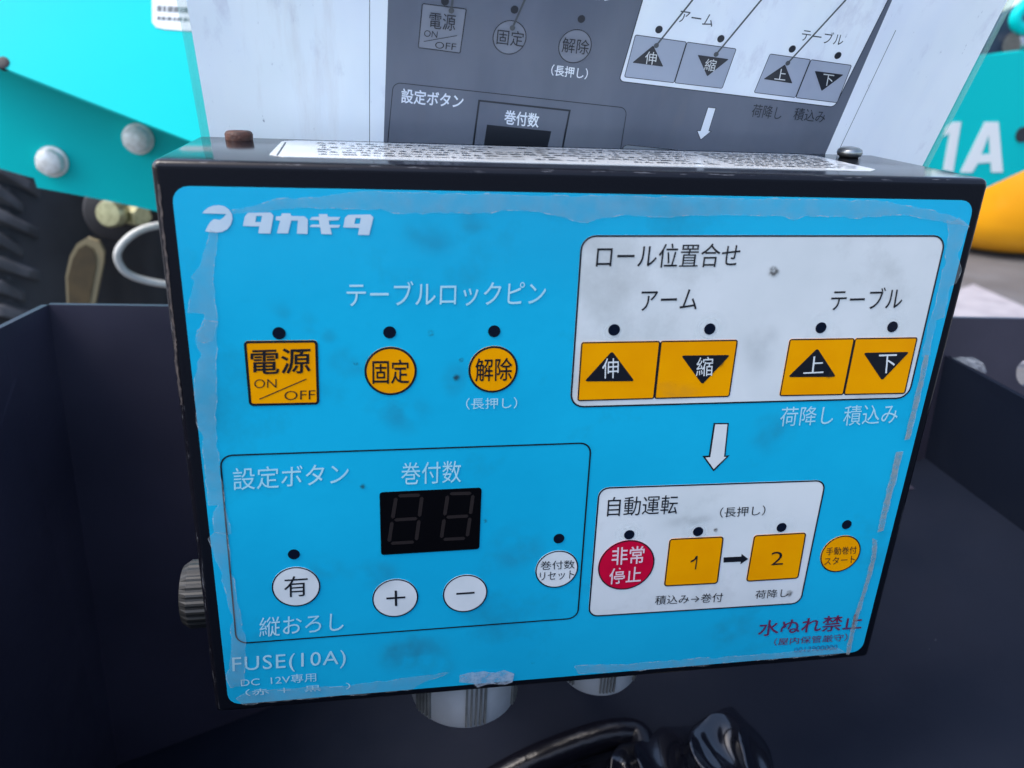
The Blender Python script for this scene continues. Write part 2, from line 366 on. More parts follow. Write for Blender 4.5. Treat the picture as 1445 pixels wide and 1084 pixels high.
# lettering on the white fields
P_text('ロール位置合せ', I_, (139, 182), (606, 177), (146, 102), INK, ROLL)
P_text('アーム', I_, (285, 322), (470, 317), (291, 254), INK, ROLL)
P_text('テーブル', I_, (907, 320), (1141, 314), (917, 248), INK, ROLL)
P_text('自動運転', G_, (143, 352), (538, 337), (151, 242), INK, AUTO)
P_text('（長押し）', G_, (780, 358), (1036, 345), (785, 301), INK, AUTO)
P_text('積込み→巻付', G_, (413, 852), (795, 834), (419, 800), INK, AUTO)
P_text('荷降し', G_, (980, 818), (1165, 807), (986, 770), INK, AUTO)
poly('printed_arrow', [G_(*p) for p in [(803, 583), (903, 578), (905, 563), (942, 592), (898, 622), (900, 607), (803, 612)]], PN, INK, AUTO, .0006)
ar = [I_(*p) for p in [(527, 690), (577, 690), (566, 797), (580, 796), (527, 849), (490, 798), (511, 797)]]
poly('printed_arrow', ar, PN, INK, OV, .0005)
cx, cy = sum(p[0] for p in ar) / 7, sum(p[1] for p in ar) / 7
poly('printed_arrow', [I_(*p) for p in [(532, 694), (572, 694), (561, 801), (569, 801), (527, 841), (500, 803), (516, 802)]], PN, KEYWHITE, OV, .00056)
# keys
def round_key(m, zl, zr, parent=bx, sx=.00042):
    L, R = PN.hit(zl), PN.hit(zr); c = (L + R) / 2; r = (R - L).length / 2
    k = fill('button', [circ_pts(PN, c, r)], PN, m, parent, .00056, .0001)
    ring_obj('border_line', circ_pts(PN, c, r), circ_pts(PN, c, r - sx), PN, INK, k, .00060); return k
def quad_key(m, q, r=.0012, name='button', sx=.00045):
    k = fill(name, [rr_pts(PN, q, r)], PN, m, bx, .00056, .0001)
    ring_obj('border_line', rr_pts(PN, q, r), rr_pts(PN, q, r, sx), PN, INK, k, .00060); return k
k = quad_key(ORANGE, [J_(956, 334), J_(1246, 331), J_(1253, 583), J_(978, 589)], sx=.0007); k['label'] = 'square orange power button'
P_text('電源', J_, (984, 467), (1219, 460), (983, 366), INK, k, .00066, .012)
P_text('ON', J_, (998, 519), (1085, 517), (998, 484), INK, k, .00066, -.008); P_text('OFF', J_, (1116, 566), (1236, 562), (1116, 530), INK, k, .00066, -.008)
line('printed_slash', [J_(1018, 562), J_(1202, 483)], PN, .0003, INK, k, .00066)
k = round_key(ORANGE, B_(137, 615), B_(433, 613), sx=.0006); P_text('固定', B_, (183, 686), (391, 683), (182, 548), INK, k, .00066, .008)
k = round_key(ORANGE, B_(725, 606), B_(1004, 603), sx=.0006); P_text('解除', B_, (763, 673), (971, 668), (764, 540), INK, k, .00066, .008)
def tri_pts(p, z, r=.12):
    c = [V((*z(*q), 0)) for q in p]; out = []
    for i in range(3):
        a, b, d = c[i], c[i - 1], c[(i + 1) % 3]; s, e = a.lerp(b, r * .6), a.lerp(d, r * .6)
        for t in (0, .25, .5, .75, 1): q = s.lerp(a, t).lerp(a.lerp(e, t), t); out.append((q.x, q.y))
    return out
ARMQ = [I_(92, 424), I_(607, 416), I_(579, 604), I_(79, 618)]; TABQ = [I_(776, 414), I_(1197, 408), I_(1155, 594), I_(742, 602)]
def half(q, a, b):                                             # the part of a double key between fractions a and b
    f = lambda p0, p1, t: (p0[0] + (p1[0] - p0[0]) * t, p0[1] + (p1[1] - p0[1]) * t)
    return [f(q[0], q[1], a), f(q[0], q[1], b), f(q[3], q[2], b), f(q[3], q[2], a)]
def double_key(q, mid, items):
    for (a, b), (tri, ch, bl, br, tl) in zip(((0, mid), (mid, 1)), items):
        k = quad_key(ORANGE, half(q, a, b), .0008, sx=.0004)
        poly('printed_triangle', tri_pts(tri, I_), PN, INK, k, .00064)
        P_text(ch, I_, bl, br, tl, KEYWHITE, k, .0007)
double_key(ARMQ, .505, [([(193, 453), (267, 552), (102, 553)], '伸', (160, 544), (214, 541), (161, 478)), ([(420, 468), (581, 466), (489, 563)], '縮', (468, 537), (522, 534), (471, 474))])
double_key(TABQ, .51, [([(867, 444), (928, 538), (770, 539)], '上', (820, 528), (886, 525), (826, 472)), ([(1018, 459), (1169, 456), (1079, 550)], '下', (1064, 527), (1122, 525), (1069, 465))])
k = round_key(KEYWHITE, D_(336, 912), D_(611, 908)); P_text('有', D_, (407, 969), (540, 960), (405, 852), INK, k, .00066)
k = round_key(KEYWHITE, D_(904, 978), D_(1164, 970)); line('printed_sign', [D_(984, 975), D_(1091, 968)], PN, .0007, INK, k, .00066); line('printed_sign', [D_(1037, 930), D_(1039, 1017)], PN, .0007, INK, k, .00068)
k = round_key(KEYWHITE, E_(99, 953), E_(351, 943)); line('printed_sign', [E_(175, 949), E_(278, 942)], PN, .0007, INK, k, .00066)
k = round_key(KEYWHITE, E_(622, 816), E_(864, 806)); P_text('巻付数', E_, (650, 814), (844, 806), (650, 765), INK, k, .00066); P_text('リセット', E_, (645, 876), (840, 863), (648, 828), INK, k, .00066)
k = round_key(RED, G_(94, 634), G_(411, 620)); k['label'] = 'round red emergency stop button'
P_text('非常', G_, (168, 627), (351, 616), (173, 527), PINK, k, .00066, .01); P_text('停止', G_, (153, 736), (333, 722), (160, 645), PINK, k, .00066, .01)
k = quad_key(ORANGE, [G_(497, 478), G_(805, 464), G_(770, 732), G_(465, 748)]); poly('printed_digit', [G_(*p) for p in [(640, 650), (649, 592), (630, 606), (616, 612), (617, 603), (638, 590), (647, 574), (657, 574), (647, 650)]], PN, INK, k, .00066)
k = quad_key(ORANGE, [G_(975, 458), G_(1272, 442), G_(1226, 703), G_(929, 721)]); P_text('2', G_, (1069, 627), (1138, 623), (1074, 552), INK, k, .00066, -.006)
k = round_key(ORANGE, H_(630, 330), H_(853, 316)); P_text('手動巻付', H_, (660, 330), (831, 320), (662, 287), INK, k, .00066); P_text('スタート', H_, (648, 386), (822, 373), (651, 343), INK, k, .00066)
LAMP = mat('dark_indicator_window', (.004, .008, .02), .18)
for p in (I_(200, 384), I_(514, 381), I_(879, 377), I_(1114, 374), J_(1095, 304), B_(280, 394), B_(871, 388), D_(461, 726), E_(755, 637), G_(270, 455), G_(659, 437), G_(1131, 414), H_(777, 157)):
    fill('indicator_window', [circ_pts(PN, PN.hit(p), .00172, 28)], PN, LAMP, bx, .00062, .0001)
# two digit display
dw = fill('display_window', [rr_pts(PN, [D_(945, 376), E_(318, 349), E_(305, 696), D_(954, 730)], .0009)], PN, DISPLAY, bx, .0006, .00015)
def digit(z, TL, TR, ML, MR, BL, BR):
    def seg(a, b, w=.0011):
        a, b = PN.hit(z(*a)), PN.hit(z(*b)); d = (b - a).normalized(); s = d.cross(PN.n) * w / 2; a2, b2 = a + d * .0005, b - d * .0005
        pts = [a2, a2 + d * w * .5 + s, b2 - d * w * .5 + s, b2, b2 - d * w * .5 - s, a2 + d * w * .5 - s]
        fill('segment', [pts], PN, SEG, dw, .00064)
    for a, b in ((TL, TR), (ML, MR), (BL, BR), (TL, ML), (ML, BL), (TR, MR), (MR, BR)): seg(a, b)
digit(D_, (1040, 395), (1186, 390), (1018, 532), (1170, 522), (998, 664), (1152, 655))
digit(D_, (1332, 383), (1475, 380), (1312, 516), (1458, 508), (1294, 642), (1440, 634))
# the clear film's ragged edges
def ragged(name, px, m, lift, jit=.00035, step=.0022):
    P = [PN.hit(p) for p in px]; out = []
    for i, p in enumerate(P):
        q = P[(i + 1) % len(P)]; n = max(1, int((q - p).length / step))
        for k in range(n):
            a = p.lerp(q, k / n); out.append(a + V((random.gauss(0, jit), 0, random.gauss(0, jit))))
    o = fill(name, [out], PN, m, bx, lift)
    inn = [p + V((random.uniform(-1, 1), 0, random.uniform(-1, 1))) * .00012 + (out[i - 1] - out[(i + 1) % len(out)]).cross(PN.n).normalized() * random.uniform(.0001, .0003) for i, p in enumerate(out)]
    ring_obj('torn_edge', out, inn, PN, FEDGE, o, lift + .00003)
    return o
topedge = [A_(*p) for p in [(515, 350), (650, 320), (770, 285), (820, 278), (880, 288), (1000, 270), (1230, 241)]] + [(560, 271.5), (700, 274.5), (900, 277.5), (1060, 280.5), (1240, 283)] + [C_(*p) for p in [(760, 222), (900, 245), (1140, 300), (1180, 320), (1225, 355)]]
toplow = [C_(*p) for p in [(1090, 335), (1000, 315), (880, 292), (790, 286), (600, 305), (300, 295), (230, 314), (120, 290), (80, 297), (0, 293)]] + [K_(*p) for p in [(1500, 838), (1200, 848), (1040, 840), (960, 855), (910, 869), (860, 864), (790, 838), (690, 822), (600, 822), (500, 830), (340, 830), (200, 834), (100, 822)]] + [A_(*p) for p in [(1200, 335), (1010, 330), (900, 325), (700, 346), (515, 362)]]
ragged('film_edge', topedge + toplow, FILM, .0008, .00015)
ragged('film_edge', [C_(*p) for p in [(1090, 335), (1180, 322), (1225, 355), (1195, 400), (1165, 515), (1175, 590), (1150, 680), (1110, 690), (1095, 780), (1080, 870), (1045, 880), (1010, 1000), (1000, 1084), (962, 1084), (985, 960), (1020, 850), (1060, 700), (1085, 560), (1100, 470), (1098, 400)]], FILM, .00082)
ragged('film_edge', [N_(*p) for p in [(232, 470), (246, 472), (212, 620), (180, 750), (163, 752), (196, 620)]], FILM2, .00082, .0001)
ragged('film_edge', [N_(*p) for p in [(135, 795), (158, 792), (92, 1055), (74, 1058)]], FILM2, .00082, .0001)
ragged('film_edge', [H_(*p) for p in [(920, 235), (945, 242), (940, 340), (915, 440), (870, 570), (835, 690), (790, 892), (772, 888), (815, 680), (858, 560), (895, 430), (918, 330)]], FILM2, .00082, .0001)
ragged('film_edge', [A_(*p) for p in [(395, 455), (432, 470), (425, 560), (410, 700), (415, 850), (427, 950), (415, 1084), (310, 1084), (325, 1030), (365, 990), (355, 925), (262, 920), (300, 740), (290, 720), (330, 650), (360, 580), (385, 500)]], FILM, .0008, .0002)
ragged('film_edge', [J_(*p) for p in [(800, 250), (853, 262), (846, 560), (850, 740), (882, 975), (905, 1084), (842, 1084), (838, 1000), (862, 975), (820, 970), (800, 740), (775, 640), (762, 510), (795, 385), (770, 340)]], FILM, .00084, .0002)
ragged('film_edge', [F_(*p) for p in [(65, 30), (85, 0), (160, 0), (190, 230), (245, 500), (270, 650), (262, 800), (250, 860), (180, 870), (165, 830), (192, 700), (185, 560), (196, 490), (160, 350), (140, 230)]], FILM, .00086, .0002)
ragged('film_edge', [F_(*p) for p in [(220, 935), (300, 895), (500, 880), (850, 865), (1100, 832), (1250, 812), (1420, 790), (1300, 830), (1190, 885), (900, 914), (500, 946), (252, 970)]], FILM, .00088, .0002)
ragged('film_edge', [L_(*p) for p in [(918, 660), (1100, 655), (1445, 628), (1445, 655), (1200, 672), (935, 690)]] , FILM, .00084, .0002)
ragged('film_edge', [H_(*p) for p in [(0, 912), (400, 880), (720, 848), (775, 880), (400, 912), (0, 940)]], FILM, .0009, .0002)
cr = ragged('film_curl', [L_(*p) for p in [(470, 690), (560, 682), (640, 680), (684, 692), (672, 720), (600, 728), (530, 742), (520, 730), (470, 718)]], FILMHI, .0011, .0003)
cr['label'] = 'crumpled peeled flap of clear film'
# smudges and finger marks on the membrane, pale rings round the lamps
def decal_mat(name, col, strength, nscale=300):
    m = bpy.data.materials.new(name); m.use_nodes = True; nt = m.node_tree; b = nt.nodes['Principled BSDF']; out = nt.nodes['Material Output']
    b.inputs['Base Color'].default_value = (*col, 1); b.inputs['Roughness'].default_value = .5; b.inputs['Specular IOR Level'].default_value = .1
    tc = nt.nodes.new('ShaderNodeTexCoord'); ln = nt.nodes.new('ShaderNodeVectorMath'); ln.operation = 'LENGTH'; nt.links.new(tc.outputs['Object'], ln.inputs[0])
    r = nt.nodes.new('ShaderNodeMapRange'); r.interpolation_type = 'SMOOTHSTEP'; r.inputs[1].default_value = 1.0; r.inputs[2].default_value = .25; r.inputs[4].default_value = strength
    nt.links.new(ln.outputs['Value'], r.inputs[0])
    g = nt.nodes.new('ShaderNodeNewGeometry'); n = nt.nodes.new('ShaderNodeTexNoise'); n.inputs['Scale'].default_value = nscale; n.inputs['Detail'].default_value = 7; nt.links.new(g.outputs['Position'], n.inputs['Vector'])
    nr = nt.nodes.new('ShaderNodeMapRange'); nr.inputs[1].default_value = .36; nr.inputs[2].default_value = .62; nt.links.new(n.outputs[0], nr.inputs[0])
    mu = nt.nodes.new('ShaderNodeMath'); mu.operation = 'MULTIPLY'; nt.links.new(r.outputs[0], mu.inputs[0]); nt.links.new(nr.outputs[0], mu.inputs[1])
    t = nt.nodes.new('ShaderNodeBsdfTransparent'); mx = nt.nodes.new('ShaderNodeMixShader'); nt.links.new(mu.outputs[0], mx.inputs[0])
    nt.links.new(t.outputs[0], mx.inputs[1]); nt.links.new(b.outputs[0], mx.inputs[2]); nt.links.new(mx.outputs[0], out.inputs['Surface']); return m
SMUDGE = decal_mat('grey_smudge', (.05, .08, .10), .13, 130); SPOT = decal_mat('dark_spot', (.03, .03, .03), .7, 900); CLEAN = decal_mat('rubbed_clean_ring', (.86, .90, .90), .6, 20)
disc = bpy.data.meshes.new('disc'); disc.from_pydata([(math.cos(i * math.pi / 12), 0, math.sin(i * math.pi / 12)) for i in range(24)], [], [tuple(range(24))])
def decal(name, p, rx, rz, m, lift, rot=0.0):
    me = disc.copy(); me.materials.append(m); o = bpy.data.objects.new(name, me); link(o, OV, PN.hit(p) + PN.n * lift); o.scale = (rx, 1, rz); o.rotation_euler.y = rot; return o
for p in (I_(200, 384), I_(514, 381), I_(879, 377), I_(1114, 374), G_(270, 455), G_(659, 437), G_(1131, 414)): decal('rubbed_ring', p, .0062, .0062, CLEAN, .0005)
for k, (p, rx, rz, rot) in enumerate([(B_(255, 800), .009, .006, .4), (B_(640, 660), .005, .007, .2), (B_(60, 560), .008, .006, 0), (A_(860, 930), .009, .004, .5), (A_(960, 1005), .003, .003, 0), (A_(1060, 1050), .003, .003, 0),
                                      (I_(680, 430), .007, .013, 0), (I_(400, 585), .010, .004, .1), (F_(1160, 690), .012, .010, 0), (F_(1360, 760), .007, .006, 0), (F_(1000, 240), .012, .007, 0), (D_(640, 800), .007, .006, 0),
                                      (I_(720, 720), .010, .010, 0), (K_(290, 930), .010, .006, .3), (K_(460, 870), .006, .004, .2), (E_(520, 700), .012, .012, 0), (L_(300, 600), .016, .009, 0), (H_(150, 760), .014, .008, 0), (B_(380, 860), .009, .008, 0), (G_(620, 370), .012, .003, -.1)]):
    decal('smudge', p, rx, rz, SMUDGE, .00068 + .000006 * k, rot)
for k, (p, r) in enumerate([(I_(724, 192), .0022), (B_(512, 398), .0012), (B_(655, 648), .0014), (B_(88, 568), .0008), (B_(685, 548), .0009), (D_(850, 340), .0012), (E_(338, 535), .0010), (I_(545, 490), .0020), (I_(905, 528), .0018), (G_(757, 427), .0010), (L_(755, 648), .0008), (H_(450, 545), .0018)]):
    decal('dirt_spot', p, r, r, SPOT, .00072 + .000004 * k)
# rubbed line down the left fold and bright nick at the top right corner
TAN = mat('rubbed_bare_steel', (.16, .12, .10), .5, (.05, .04, .04), 500)
def rubbed(px, w, m):
    P = []
    for i in range(len(px) - 1):
        for k in range(14): t = k / 14; P.append((px[i][0] + (px[i + 1][0] - px[i][0]) * t, px[i][1] + (px[i + 1][1] - px[i][1]) * t))
    C3 = [PN.hit(p) + PN.n * .0001 for p in P]; L = [c + V((-w * random.uniform(.15, .6), 0, 0)) for c in C3]; R = [c + V((w * random.uniform(.15, .6), 0, 0)) for c in C3]
    n = len(C3); flat_obj('rubbed_edge', L + R, [(i, i + 1, n + i + 1, n + i) for i in range(n - 1)], PN.n, m, bx)
rubbed([A_(95, 200), A_(125, 500), A_(158, 800), A_(190, 1084), J_(690, 420), J_(715, 600)], .0007, TAN)

# top label, screws, knob, glands
TP = Plane((0, 0, TOPZ), (0, 0, 1))
LABELW = mat('glossy_label', (.78, .80, .80), .12, (.70, .73, .74), 60)
lb = fill('instruction_label', [[V((.022 + dx, .010 + dy, TOPZ)) for dx, dy in ((.004, 0), (.170, 0), (.174, .004), (.174, .038), (.170, .042), (.004, .042), (0, .038), (0, .004))]], TP, LABELW, bx, .00025, .0002)
lb['label'] = 'glossy white label with tiny black print on the lid'
vs_, fs_ = [], []
def dash(x0, x1, y0, y1):
    k = len(vs_); z = TOPZ + .00032; vs_.extend([V((x0, y0, z)), V((x1, y0, z)), V((x1, y1, z)), V((x0, y1, z))]); fs_.append((k, k + 1, k + 2, k + 3))
for row in range(6):
    y = .0160 + row * .0057; x = .032 + random.uniform(0, .003)
    while x < .146:
        w = random.uniform(.0012, .0045)
        if random.random() < .9:
            dash(x, x + w, y, y + .0008)
            if random.random() < .8: dash(x + random.uniform(0, .0008), x + w * random.uniform(.6, 1), y + .0016, y + .0023)
        x += w + random.uniform(.0004, .0010) + (.006 if random.random() < .05 else 0)
for row in range(9):
    y = .0150 + row * .0039; x = .152
    while x < .190: w = random.uniform(.001, .004); dash(x, x + w, y, y + random.uniform(.0008, .0018)); x += w + random.uniform(.0005, .0012)
t_ = flat_obj('fine_print', vs_, fs_, TP.n, INK, lb); t_['kind'] = 'stuff'
line('border_line', [(0, 0)] * 0 or [(403, 202.5), (391, 221)], TP, .0004, INK, lb, .00034)
STEEL = mat('galvanised_steel', (.42, .43, .43), .3, (.30, .31, .30), 300, metal=.9)
RUST = mat('rusty_brown', (.10, .035, .02), .6, (.05, .02, .015), 500, bump=.3, bscale=1200)
s1 = lathe('screw', (.0092, .0520, TOPZ), (0, 0, 1), [(.0040, 0), (.0041, .0016), (.0038, .0022), (.0034, .0025), (0.0005, .0026)], RUST, bx, 10); s1['label'] = 'rusty brown screw head'
s2 = lathe('screw', (.2090, .0505, TOPZ), (0, 0, 1), [(.0030, 0), (.0039, .0005), (.0042, .0015), (.0039, .0025), (.0028, .0032), (.0004, .0035)], STEEL, bx, 28); s2['label'] = 'domed galvanised screw head'
GREY = mat('grey_plastic', (.022, .022, .021), .5, (.017, .017, .016), 120)
kb = lathe('fuse_cap', (-.0040, .030, ZO - .1405), (-1, 0, 0), [(.0098, 0), (.0110, .001), (.0110, .0105), (.0098, .0128), (.003, .0132)], GREY, bx, 96, False, rfun=lambda a, h: 1 + (.035 if int(a / (2 * math.pi) * 48 + .01) % 2 == 0 and .0005 < h < .0115 else 0))
kb['label'] = 'knurled grey fuse holder cap'
IVORY = mat('ivory_plastic', (.66, .66, .64), .45, (.58, .58, .56), 80)
GROOVE_SHADE = mat('shaded_groove', (.22, .215, .19), .55, (.16, .155, .14), 200)  # ribs coloured dark to stand for the shade in the grooves
def gland(x, y, r, h, ngroup, phase):
    zt = ZO - .1655
    g = lathe('cable_gland', (x, y, zt), (0, 0, -1), [(r * .72, 0), (r * .72, .003), (r * .74, .0032), (r * .96, .0034), (r, .0048), (r * .985, h - .002), (r * .9, h), (r * .35, h + .001)], IVORY, bx, 64)
    g['label'] = 'ivory plastic cable gland nut'
    for k in range(ngroup):
        for j in range(5):
            a = phase + 2 * math.pi * k / ngroup + (j - 2) * .085
            c = V((x + math.cos(a) * r, y + math.sin(a) * r, 0)); d = V((math.cos(a), math.sin(a), 0)); s = V((-d.y, d.x, 0)) * r * .022
            pts = [c + s - d * .001, c - s - d * .001, c - s * .8 + d * .0007, c + s * .8 + d * .0007]
            prism('rib', [p + V((0, 0, zt - .0055)) for p in pts], V((0, 0, -(h - .0085))), GROOVE_SHADE, g)
    return g
gland(.079, .0310, .0200, .0285, 6, math.radians(-84)); gland(.1305, .0290, .0150, .0215, 6, math.radians(-91))
box('mounting_bracket', (.04, .0600, ZO - .15), (.18, .0645, ZO - .03), BLACK, bx, .0006)
for x in (.045, .163): box('mounting_arm', (x, .0645, ZO - .145), (x + .012, .1985, ZO - .115), BLACK, bx, .001)

# ------------------------------------------------------------------ the leaning sheet behind it
SN = V((0, -.9228, -.3853)).normalized()
SH = Plane((0, .0605, TOPZ), SN)
ACR = film_mat('clear_acrylic', (.30, .58, .52), .20, .08, 60, .3, .7, .26)
PAPER = add_translucent(grime(grime(grime(mat('stained_paper', (.90, .91, .96), .22, (.80, .82, .93), 22, stretch=(1.6, 1, .35)), (.46, .42, .56), 90, .58, .76, .45, (1, .4, .5)), (.55, .45, .45), 30, .60, .80, .4, (2.2, .4, .25)), (.16, .15, .24), 420, .68, .74, .8, (1.4, .5, .5)), .74, (.8, .82, .86))
PGREY = add_translucent(grime(mat('grey_print', (.20, .22, .265), .25, (.165, .185, .23), 30, stretch=(1.5, 1, .4)), (.28, .24, .22), 26, .6, .8, .4, (2, .4, .3)), .55, (.2, .2, .25))
PWHITE = add_translucent(grime(mat('white_print', (.82, .86, .90), .22, (.76, .81, .88), 30), (.55, .46, .46), 30, .58, .78, .5, (2.2, .4, .25)), .62, (.8, .82, .86))
PKEY = add_translucent(mat('pale_grey_print', (.48, .52, .60), .22, (.44, .48, .56), 40), .55, (.5, .5, .55))
PINKK = mat('sheet_ink', (.025, .03, .04), .35); PLINE = mat('callout_line', (.08, .09, .10), .4)
def sp(px, dist=0.0): return SH.hit(px)
TLs, BLs, TRs, BRs = SH.hit((270, 0)), SH.hit((284, 192)), SH.hit((1445, -28)), SH.hit((1311.7, 231))
upd = V((0, -.3853, .9228))
def ext(a, b, t): return a + (b - a) * t
sroot = empty('instruction_sheet', (.124, .075, TOPZ - .03), 'clear acrylic board with stained paper print of the button panel, leaning over the box lid', 'sign board')
x0, x1 = .0000, .2485
def slp(x, s): return V((x, SH.p0.y, SH.p0.z)) + upd * s
xl = BLs.x; xr = BRs.x
prism('acrylic_board', [slp(xl, -.030), slp(xr, -.030), slp(xr + .001, .10), slp(xl - .0005, .10)], -SN * .0022, ACR, sroot)
pl_, pr_ = SH.hit((297, 192)).x, SH.hit((1303, 228)).x
gl, gr = SH.hit((541, 112)), SH.hit((1166, 214))
GQ = [slp(gl.x - .001, -.026), slp(gr.x - .001, -.026), slp(gr.x + .002, .088), slp(gl.x + .003, .088)]
ROLLS = [(930, -85), (1283, -62), S2(1272, 606), S2(48, 458)]
AUTOS = [S2(75, 812), S2(1200, 930), S2(1100, 1400), S2(-20, 1280)]
ARR = [S2(*p) for p in [(555, 604), (600, 609), (560, 738), (574, 739), (514, 788), (493, 736), (512, 737)]]
PA = fill('paper', [[slp(pl_, -.027), slp(pr_, -.027), slp(pr_ + .001, .097), slp(pl_ - .0005, .097)]], SH, PAPER, sroot, .0004)
bare = [rr_pts(SH, ROLLS, .0018, .0001), [SH.hit(p) for p in ARR]]
for body, z, bl, br, tl, w in (('（長押し）', S1, (950, 424), (1156, 448), (957, 360), .01), ('テーブルロックピン', S1, (598, -78), (1312, 14), (610, -165), .012),
                               ('設定ボタン', S1, (102, 580), (451, 614), (108, 496), .018), ('巻付数', S1, (685, 700), (880, 722), (692, 618), .018)):
    bare += text_loops(body, (z(*bl), z(*br), z(*tl)), SH, w)
aq = [q for q in rr_pts(SH, AUTOS, .002, .0001)]
lim = slp(0, -.0255); aq = [q if (q - lim).dot(upd) > 0 else q - upd * (q - lim).dot(upd) for q in aq]
GR = fill_evenodd('grey_printed_area', [GQ] + bare, SH, PGREY, sroot, .00046)
line('fold_line', [(521.5, -60), (521.5, 200)], SH, .0002, PLINE, PA, .00045); line('fold_line', [S3(715, -233), S3(605, 0), S3(385, 465)], SH, .0002, PLINE, PA, .00045)
SL = .0007
def s_text(body, z, bl, br, tl, m=PINKK, lift=SL, weight=0.0): return text(body, (z(*bl), z(*br), z(*tl)), SH, m, GR, lift, weight)
def s_quad(q, r, m, stroke, sm=PINKK, lift=.0005, name='printed_key'):
    if m: fill(name, [rr_pts(SH, q, r)], SH, m, GR, lift)
    ring_obj('border_line', rr_pts(SH, q, r), rr_pts(SH, q, r, stroke), SH, sm, GR, lift + .00006)
def s_dot(p, r=.00115): fill('printed_dot', [circ_pts(SH, SH.hit(p), r, 24)], SH, PINKK, GR, .00068)
s_quad([S1(222, 13), S1(476, 45), S1(440, 300), S1(198, 268)], .0006, PKEY, .0003)
s_text('電源', S1, (261, 155), (408, 172), (266, 62)); s_text('ON', S1, (232, 202), (307, 210), (236, 165), weight=-.005); s_text('OFF', S1, (294, 268), (412, 280), (298, 230), weight=-.005)
line('printed_slash', [S1(232, 230), S1(420, 197)], SH, .00018, PINKK, GR, SL)
for l, r in ((S1(622, 200), S1(812, 218)), (S1(994, 250), S1(1180, 268))):
    a, b = SH.hit(l), SH.hit(r); c = (a + b) / 2; rad = (b - a).length / 2
    fill('printed_key', [circ_pts(SH, c, rad)], SH, PKEY, GR, .0005); ring_obj('border_line', circ_pts(SH, c, rad), circ_pts(SH, c, rad - .0003), SH, PINKK, GR, .00056)
s_text('固定', S1, (642, 245), (793, 262), (650, 158)); s_text('解除', S1, (1010, 290), (1160, 307), (1020, 205))
for p in (S1(352, 3), S1(745, 50), S1(1123, 103), S2(277, 163), S2(627, 215), S2(1031, 273), S2(1289, 310)): s_dot(p)
s_quad([S1(58, 460), S1(1385, 606), S1(1270, 1330), S1(-10, 1190)], .0025, None, .00025)
s_quad([S1(541, 560), S1(1064, 618), S1(960, 1150), S1(470, 1100)], .0001, None, .0006)
poly('printed_display', [S1(590, 702), S1(954, 740), S1(900, 960), S1(555, 930)], SH, PINKK, GR, .0005)
s_quad(ROLLS, .0018, None, .0003)
for q, mid in (([S2(143, 191), S2(717, 271), S2(636, 498), S2(80, 433)], .51), ([S2(905, 299), S2(1369, 364), S2(1286, 579), S2(813, 521)], .5)):
    s_quad(half(q, 0, mid), .0006, PKEY, .00022, lift=.0006); s_quad(half(q, mid, 1), .0006, PKEY, .00022, lift=.0006)
for tr, ch, bl, br, tl in (([(245, 252), (302, 373), (126, 350)], '伸', (194, 356), (258, 364), (204, 284)), ([(496, 306), (673, 330), (550, 428)], '縮', (529, 393), (590, 400), (545, 326)),
                           ([(990, 360), (1032, 468), (868, 443)], '上', (929, 444), (990, 451), (941, 382)), ([(1158, 397), (1321, 418), (1197, 511)], '下', (1196, 476), (1256, 484), (1208, 412))):
    poly('printed_triangle', tri_pts(tr, S2, .08), SH, PINKK, GR, .0007); s_text(ch, S2, bl, br, tl, KEYWHITE, .00076, 0)
s_text('アーム', S2, (385, 120), (577, 148), (402, 52)); s_text('テーブル', S2, (1077, 224), (1312, 255), (1093, 156))
s_text('荷降し', S2, (796, 656), (964, 674), (813, 583)); s_text('積込み', S2, (1033, 674), (1209, 693), (1050, 604))
for i in range(7): line('border_line', [ARR[i], ARR[(i + 1) % 7]], SH, .00022, PINKK, GR, .0005 + .00001 * i)
s_quad(AUTOS, .002, PWHITE, .00025)
for a, b, w in ((S1(388, 55), S1(400, -60), .0007), (S1(733, 152), S1(840, -90), .0006), (S2(262, 252), S2(530, -85), .00055), (S2(600, 302), S2(925, -90), .00055), (S2(1005, 352), S2(1410, -90), .00055)):
    line('callout_line', [a, b], SH, w, PLINE, GR, .0008); fill('callout_dot', [circ_pts(SH, SH.hit(a), .0008, 16)], SH, PLINE, GR, .00084)

# ------------------------------------------------------------------ black hopper tray around the box
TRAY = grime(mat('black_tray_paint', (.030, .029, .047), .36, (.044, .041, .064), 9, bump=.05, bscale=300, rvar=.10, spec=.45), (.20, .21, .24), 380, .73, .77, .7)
TRAY_SHADED = grime(mat('black_tray_paint_shaded', (.006, .009, .018), .42, (.009, .012, .022), 14, bump=.05, bscale=300, rvar=.12, spec=.10), (.20, .21, .24), 330, .72, .76, .8)  # darker copy of the tray paint: shade of floor and right wall in its colour
tr = empty('steel_tray', (.14, .10, ZO - .45), 'black painted steel hopper tray holding the control box', 'tray')
ZB = .200; th = .003
cLt, cRt = at((68, 430), ZB), at((1500, 451), ZB)
hole = [at((1447 + 13 * math.cos(i * math.pi / 12), 527 + 18 * math.sin(i * math.pi / 12)), ZB) for i in range(24)]
lowL = V((cLt.x - .008, ZB, ZO - .46)); lowR = V((.46, ZB, ZO - .46))
prism('back_wall', [cLt, at((700, 438), ZB), cRt, lowR, lowL], (0, th, 0), TRAY, tr, holes=[hole])
lf = V((cLt.x - .006 - .04, -.25, cLt.z - .002)); lfl = V((lf.x - .01, -.25, ZO - .46))
prism('side_wall', [cLt, V((cLt.x - .0075, .163, cLt.z)), lf, lfl, lowL], V((-th, 0, 0)), TRAY, tr)
xr0 = at((1335, 505), ZB); fr = at((1305, 645), ZB)
